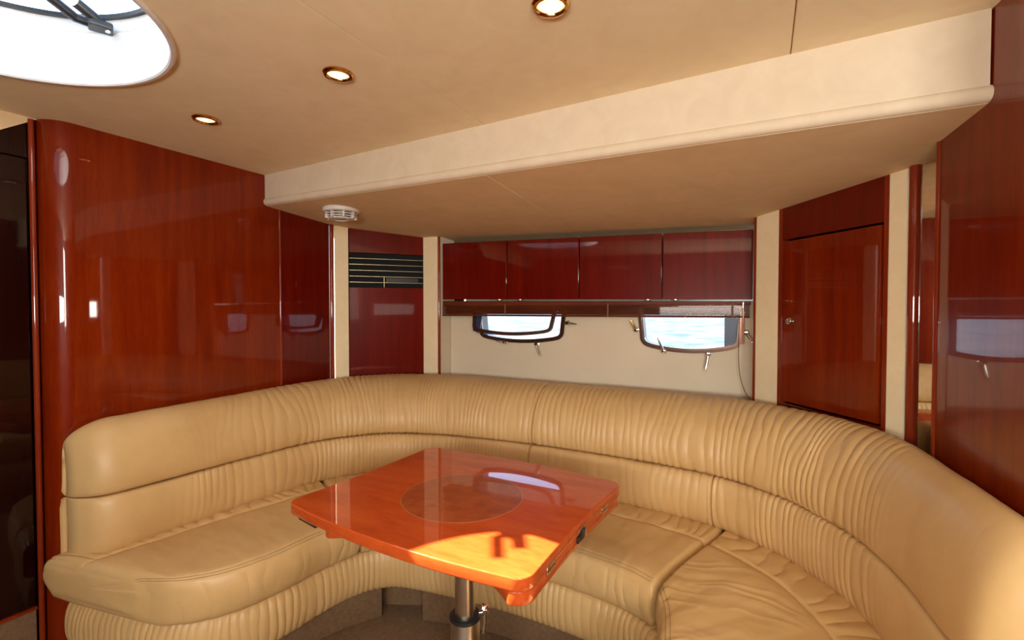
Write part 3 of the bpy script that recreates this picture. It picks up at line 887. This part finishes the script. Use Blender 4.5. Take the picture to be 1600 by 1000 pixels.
def env_upL(s, P_):
    y = P_[:, 1]; x = P_[:, 0]
    e = smooth01(1.05, 1.62, y)
    e = np.where(x > -2.0, 1, e)
    return 0.06 + 0.94 * e
def env_upR(s, P_):
    e = np.where(P_[:, 0] > 0.2, smooth01(1.48, 1.72, P_[:, 1]), 1.0)
    return 0.05 + 0.95 * e
def env_lo(s, P_):
    y = P_[:, 1]; x = P_[:, 0]
    e = np.where(x < -2.0, smooth01(0.95, 1.25, y), 1.0)
    e = np.where(x > 0.2, smooth01(1.45, 1.65, y), e)
    k = np.exp(-((x + 1.02) / 0.22) ** 2)            # calmer around the middle joint
    return (0.05 + 0.95 * e) * (1 - 0.75 * k)
def env_full(s, P_): return np.ones(len(s))

back_piece('back_cushion', 0, i_mid, UP, 56, env_upL, 0.0065, 1.3, 0.012, 0.010, drop0=0.11)
back_piece('back_cushion', i_mid + 1, len(SB), UP, 56, env_upR, 0.0075, 5.7, 0.010, 0.015, drop1=0.07)
back_piece('lumbar_roll', 0, i_mid - 4, LU, 34, env_lo, 0.0050, 11.1, 0.010, 0.008)
back_piece('lumbar_roll', i_mid - 3, i_rt, LU, 34, env_lo, 0.0050, 14.9, 0.010, 0.008)
back_piece('lumbar_roll', i_rt + 1, len(SB), LU, 34, env_lo, 0.0060, 18.3, 0.006, 0.02)

# seat cushions -------------------------------------------------------------
SEAT = [('L', 0.04, 0.305), ('L', 0.0, 0.36), ('L', 0.0, 0.425), ('L', 0.018, 0.446), ('L', 0.08, 0.452), ('L', 0.165, 0.4525), ('L', 0.180, 0.4465), ('L', 0.195, 0.4530),
        ('M', 0.40, 0.460), ('M', 0.60, 0.463), ('M', 0.80, 0.461), ('F', 0.060, 0.4575), ('F', 0.030, 0.4520), ('F', 0.022, 0.4475), ('F', 0.016, 0.446), ('F', 0.004, 0.434), ('F', -0.006, 0.405), ('F', -0.008, 0.37), ('F', 0.0, 0.33), ('F', 0.016, 0.308), ('F', 0.05, 0.300), ('M', 0.6, 0.300), ('M', 0.3, 0.300)]
def seat_cushion(LC, FC, seed, r0, r1, n=420, wr_amp=0.004, cross=0.0):
    ctl = np.c_[np.array(LC), np.array(FC)]
    # arc length measured along the mean line
    mid = (ctl[:, :2] + ctl[:, 2:]) / 2
    P_, s = spline(np.c_[mid, ctl], n)
    Lp, Fp = P_[:, 2:4], P_[:, 4:6]
    dv_ = Fp - Lp
    Lp = Lp - 0.05 * dv_ / np.linalg.norm(dv_, axis=1, keepdims=True)      # tucked under the lumbar roll
    D = Fp - Lp; W = np.linalg.norm(D, axis=1)
    rows_u, zs_ = [], []
    for kind, val, z in SEAT:
        u = val / W if kind == 'L' else (np.full_like(W, val) if kind == 'M' else 1 - val / W)
        rows_u.append(u); zs_.append(np.full_like(W, z))
    U = np.stack(rows_u, 1); Z = np.stack(zs_, 1)
    # smooth resample round the section
    m = 240
    Us = np.empty((n, m)); Zs = np.empty((n, m))
    for i in range(n):
        q, _ = spline(np.c_[U[i] * W[i], Z[i]], m) if i % 12 == 0 or i == n - 1 else (None, None)
        if q is not None:
            Us[i] = q[:, 0] / W[i]; Zs[i] = q[:, 1]
    keys = [i for i in range(n) if i % 12 == 0 or i == n - 1]
    for a, b in zip(keys[:-1], keys[1:]):
        for i in range(a + 1, b):
            t = (i - a) / (b - a); Us[i] = Us[a] * (1 - t) + Us[b] * t; Zs[i] = Zs[a] * (1 - t) + Zs[b] * t
    XY = Lp[:, None, :] + D[:, None, :] * Us[..., None]
    G = np.concatenate([XY, Zs[..., None]], 2)
    N = normals(G)
    jt = m * 9 // 23
    if N[n // 2, jt, 2] < 0: N = -N
    S2 = np.repeat(s[:, None], m, 1)
    back_d = Us * W[:, None]
    topm = smooth01(0.42, 0.44, Zs)
    band = topm * (1 - smooth01(0.15, 0.18, back_d))
    h = gather(s, back_d[n // 2], 0.03, 0.06, seed=seed, slant=1.2)
    disp = band * h * wr_amp * 1.8
    disp = disp + topm * (1 - band) * wr_amp * 2.4 * (fbm(S2 * 9 + seed + XY[..., 0] * 3, back_d * 4 + seed, 3) - 0.5)
    if cross > 0:
        disp = disp + topm * cross * (0.5 - np.abs(vnoise(XY[..., 1] * 30 + 4 * fbm(XY[..., 0] * 5, XY[..., 1] * 5) + seed, XY[..., 0] * 4) - 0.5)) * smooth01(0.19, 0.27, back_d)
    front_d = (1 - Us) * W[:, None]
    for off in (0.014, 0.026):
        disp = disp - 0.0022 * np.exp(-((front_d - off) / 0.0035) ** 2) * topm
    face = (1 - smooth01(0.41, 0.44, Zs)) * smooth01(0.6, 0.8, Us)
    g2 = gather(s, Zs[n // 2], 0.05, 0.11, seed=seed + 3, slant=1.0)
    disp = disp + face * g2 * 0.004
    G = G + N * disp[..., None]
    # round the two ends over: distance from the end line, measured in plan
    for e, rr in ((0, r0), (n - 1, r1)):
        a_ = Lp[e]; dirv = (Fp[e] - Lp[e]) / W[e]
        rel = G[..., :2] - a_
        dd = np.abs(rel[..., 0] * dirv[1] - rel[..., 1] * dirv[0])
        t = np.clip(1 - dd / rr, 0, 1)
        k = rr * (1 - np.sqrt(np.clip(1 - t ** 2, 0, 1)))
        zc = 0.378
        G[..., 2] = zc + (G[..., 2] - zc) * (1 - k / 0.075)
    cu = grid_mesh('seat_cushion', G, 'leather', so, closed=True)
    for off in (0.014, 0.026):
        line = []
        half = m * 2 // 3
        for i in range(4, n - 4, 3):
            fd = (1 - Us[i]) * W[i]
            ok = np.where(Zs[i] > 0.43)[0]
            jj = ok[np.argsort(fd[ok])]
            x = np.array([np.interp(off, fd[jj], G[i, jj, c]) for c in range(3)])
            line.append(tuple(x + np.array([0, 0, 0.0006])))
        tube('stitching', line, 0.0011, 'thread', cu, 5)
    return cu, P_

LA = [(-2.075, 0.665), (-2.070, 0.71), (-2.055, 0.81), (-2.035, 1.00), (-1.985, 1.28), (-1.895, 1.585)]
FA = [(-1.700, 0.735), (-1.570, 0.795), (-1.478, 0.905), (-1.438, 1.06), (-1.425, 1.22), (-1.395, 1.355)]
LB = [(-1.885, 1.600), (-1.74, 1.78), (-1.52, 1.91), (-1.22, 2.00), (-0.91, 2.035), (-0.52, 1.995), (-0.27, 1.965), (-0.135, 1.930)]
FB = [(-1.390, 1.365), (-1.345, 1.430), (-1.25, 1.475), (-1.00, 1.512), (-0.72, 1.528), (-0.50, 1.512), (-0.38, 1.488), (-0.285, 1.450)]
LCx = [(-0.122, 1.925), (0.03, 1.83), (0.155, 1.715), (0.245, 1.57), (0.295, 1.44), (0.325, 1.28), (0.34, 1.06)]
FCx = [(-0.268, 1.440), (-0.252, 1.385), (-0.235, 1.32), (-0.222, 1.25), (-0.215, 1.18), (-0.21, 1.08), (-0.205, 0.95)]
seat_cushion(LA, FA, 21.0, 0.030, 0.014, wr_amp=0.005)
seat_cushion(LB, FB, 25.0, 0.014, 0.014, n=520)
seat_cushion(LCx, FCx, 29.0, 0.020, 0.03, wr_amp=0.005, cross=0.007)

# gathered skirt under the seats
SK = [(-2.08, 0.700), (-1.90, 0.728), (-1.70, 0.772), (-1.585, 0.828), (-1.500, 0.925), (-1.458, 1.06), (-1.445, 1.22), (-1.418, 1.345), (-1.365, 1.435), (-1.265, 1.488), (-1.00, 1.528), (-0.72, 1.545), (-0.48, 1.528), (-0.35, 1.495), (-0.275, 1.43), (-0.245, 1.33), (-0.228, 1.18), (-0.22, 0.96)]
def skirt():
    P_, s = spline(SK, 1300)
    t = np.gradient(P_, axis=0); t /= np.linalg.norm(t, axis=1, keepdims=True)
    nn = np.c_[t[:, 1], -t[:, 0]]      # towards the cabin's middle
    prof = [(-0.05, 0.300), (-0.012, 0.302), (0.004, 0.292), (0.016, 0.262), (0.020, 0.22), (0.016, 0.18), (0.004, 0.148), (-0.012, 0.138), (-0.06, 0.138)]
    pr, v = spline(prof, 36)
    XY = P_[:, None, :] + nn[:, None, :] * pr[None, :, 0, None]
    G = np.concatenate([XY, np.repeat(pr[None, :, 1, None], len(s), 0)], 2)
    N = normals(G)
    if (N[700, 18, :2] * nn[700]).sum() < 0: N = -N
    h = gather(s, v, 0.016, 0.032, seed=41.0, slant=0.8)
    dd = s[:, None]
    disp = h * 0.0065 * np.sin(np.pi * np.clip(np.linspace(0, 1, 36), 0.0, 1))[None, :] ** 0.5
    tt = np.clip(1 - s / 0.03, 0, 1)
    disp -= (0.03 * (1 - np.sqrt(1 - tt ** 2)))[:, None]
    return grid_mesh('skirt', G + N * disp[..., None], 'leather', so)
skirt()
# carcass and carpeted plinth
prism('plinth', [(-2.10, 0.80), (-1.70, 0.84), (-1.60, 0.90), (-1.53, 1.05), (-1.51, 1.22), (-1.458, 1.352), (-1.384, 1.467), (-1.44, 1.53), (-1.60, 1.72), (-2.10, 1.70)], 0, 0.145, 'carpet', so, 0.006)
prism('plinth', [(-1.222, 1.525), (-1.00, 1.585), (-0.72, 1.605), (-0.48, 1.59), (-0.33, 1.54), (-0.22, 1.44), (-0.17, 1.2), (-0.16, 0.98), (0.38, 1.04), (0.36, 1.6), (0.1, 1.85), (-0.2, 2.1), (-1.2, 2.1), (-1.27, 1.62)], 0, 0.145, 'carpet', so, 0.006)
prism('niche_back', [(-1.60, 1.56), (-1.43, 1.54), (-1.28, 1.608), (-1.15, 1.66), (-1.2, 1.75), (-1.6, 1.75)], 0, 0.145, 'carpet', so)
prism('carcass', [(-2.10, 0.76), (-1.72, 0.82), (-1.62, 0.87), (-1.53, 1.0), (-1.50, 1.25), (-1.46, 1.38), (-1.38, 1.49), (-1.26, 1.54), (-1.0, 1.58), (-0.72, 1.60), (-0.46, 1.58), (-0.3, 1.52), (-0.20, 1.42), (-0.17, 1.2), (-0.16, 1.0),
                  (0.38, 1.04), (0.36, 1.55), (0.25, 1.78), (0.0, 2.08), (-0.2, 2.2), (-1.6, 2.2), (-1.88, 2.05), (-2.08, 1.8)], 0.146, 0.296, 'carpet', so)

# ------------------------------------------------------------------ table
TX, TY, TA = -0.805, 1.203, R(-2.7)
tb = empty('table', (TX, TY, 0), 'glossy cherry folding saloon table on a metal pedestal', 'table')
def tpt(u, v):
    return (TX + u * math.cos(TA) - v * math.sin(TA), TY + u * math.sin(TA) + v * math.cos(TA))
def t_outline(hw, hh, r, bow, front_in=0.0, n=10, bow2=-0.009, du=0.0):
    pts = []
    def side(p, q, b):
        p = np.array(p); q = np.array(q); d = q - p; nn = np.array([d[1], -d[0]]) / np.linalg.norm(d)
        for t in np.linspace(0, 1, 26)[1:-1]:
            pts.append(tuple(p + d * t + nn * b * (1 - (2 * t - 1) ** 2)))
    def arc(cx, cy, s, e):
        for t in np.linspace(s, e, n):
            pts.append((cx + r * math.cos(t), cy + r * math.sin(t)))
    arc(-hw + r, -hh + r, math.pi, 1.5 * math.pi)
    side((-hw + r, -hh), (hw - r, -hh), bow - front_in)
    arc(hw - r, -hh + r, 1.5 * math.pi, 2 * math.pi)
    side((hw, -hh + r), (hw, hh - r), bow2)
    arc(hw - r, hh - r, 0, 0.5 * math.pi)
    side((hw - r, hh), (-hw + r, hh), bow)
    arc(-hw + r, hh - r, 0.5 * math.pi, math.pi)
    side((-hw, hh - r), (-hw, -hh + r), bow2)
    return [tpt(p[0] + du, p[1]) for p in pts]
HW, HH = 0.399, 0.325
prism('top_leaf', t_outline(HW, HH, 0.041, 0.026), 0.690, 0.720, 'table', tb, 0.0035, 3)
prism('lower_leaf', t_outline(HW - 0.075, HH - 0.002, 0.041, 0.024, front_in=0.125, du=0.072), 0.658, 0.6890, 'table', tb, 0.003, 3)
lathe('inlay_border', [(0.1815, 0.7198), (0.1815, 0.7204), (0.1790, 0.7204), (0.1790, 0.7198)], (TX + 0.016, TY - 0.025, 0), 'inlay_line', tb, 96, closed=True)
lathe('inlay', [(0.0, 0.7204), (0.1788, 0.7204), (0.1788, 0.7197)], (TX + 0.016, TY - 0.025, 0), 'burl', tb, 96)
def edge_plate(name, v0, v1, z0, z1, t, mat, parent, bev=0.001):
    bow = lambda v: HW - 0.009 * (1 - (v / (HH - 0.041)) ** 2)
    pts = [tpt(bow(v0) - 0.004, v0), tpt(bow(v0) + t, v0), tpt(bow(v1) + t, v1), tpt(bow(v1) - 0.004, v1)]
    return prism(name, pts, z0, z1, mat, parent, bev, 1)
for v in (-0.197, 0.170):
    hg = edge_plate('hinge', v - 0.022, v + 0.022, 0.680, 0.699, 0.0015, 'brushed', tb)
    edge_plate('hinge_pin', v - 0.022, v + 0.022, 0.688, 0.691, 0.003, 'brass', hg, 0.0)
la = edge_plate('latch', -0.030, 0.030, 0.670, 0.686, 0.0022, 'black', tb)
edge_plate('latch_hook', -0.008, 0.008, 0.675, 0.703, 0.006, 'black', la)
edge_plate('latch_bar', -0.038, 0.036, 0.703, 0.706, 0.004, 'chrome', la, 0.0)
edge_plate('latch_spring', 0.010, 0.028, 0.673, 0.691, 0.005, 'brushed', la)
PXp, PYp = -0.774, 1.168
prism('bracket', [tpt(-0.30, -0.06), tpt(0.30, -0.06), tpt(0.30, 0.10), tpt(-0.30, 0.10)], 0.642, 0.6575, 'black', tb, 0.004)
prism('black_block', [tpt(-0.385, -0.292), tpt(-0.29, -0.306), tpt(-0.27, -0.20), tpt(-0.385, -0.16)], 0.660, 0.6895, 'black', tb, 0.003)  # black block under the left front corner of the top leaf
lathe('pole', [(0.0, 0.642), (0.0302, 0.642), (0.0302, 0.10), (0.0, 0.10)], (PXp, PYp, 0), 'brushed', tb, 40)
lathe('sleeve', [(0.0305, 0.346), (0.033, 0.362), (0.042, 0.363), (0.044, 0.359), (0.044, 0.03), (0.095, 0.022), (0.11, 0.008), (0.11, 0.0), (0.0, 0.0)], (PXp, PYp, 0), 'brushed', tb, 44)
cl = lathe('collar', [(0.0305, 0.372), (0.040, 0.373), (0.0465, 0.370), (0.0475, 0.362), (0.045, 0.359), (0.0305, 0.359)], (PXp, PYp, 0), 'black', tb, 44, closed=True)
cx_, cy_ = 0.885, 0.466
tube('clamp_screw', [(PXp + cx_ * 0.042, PYp + cy_ * 0.042, 0.374), (PXp + cx_ * 0.068, PYp + cy_ * 0.068, 0.380)], 0.006, 'chrome', cl, 12)
lathe('clamp_knob', [(0.0, 0.016), (0.010, 0.014), (0.013, 0.008), (0.011, 0.0), (0.0, 0.0)], (PXp + cx_ * 0.058, PYp + cy_ * 0.058, 0.390), 'chrome', cl, 20, (0.6, -0.6, 0.5))
tube('clamp_lever', [(PXp + cx_ * 0.057, PYp + cy_ * 0.057, 0.386), (PXp + cx_ * 0.060, PYp + cy_ * 0.060, 0.35), (PXp + cx_ * 0.055, PYp + cy_ * 0.055, 0.312)], 0.005, 'chrome', cl, 10)
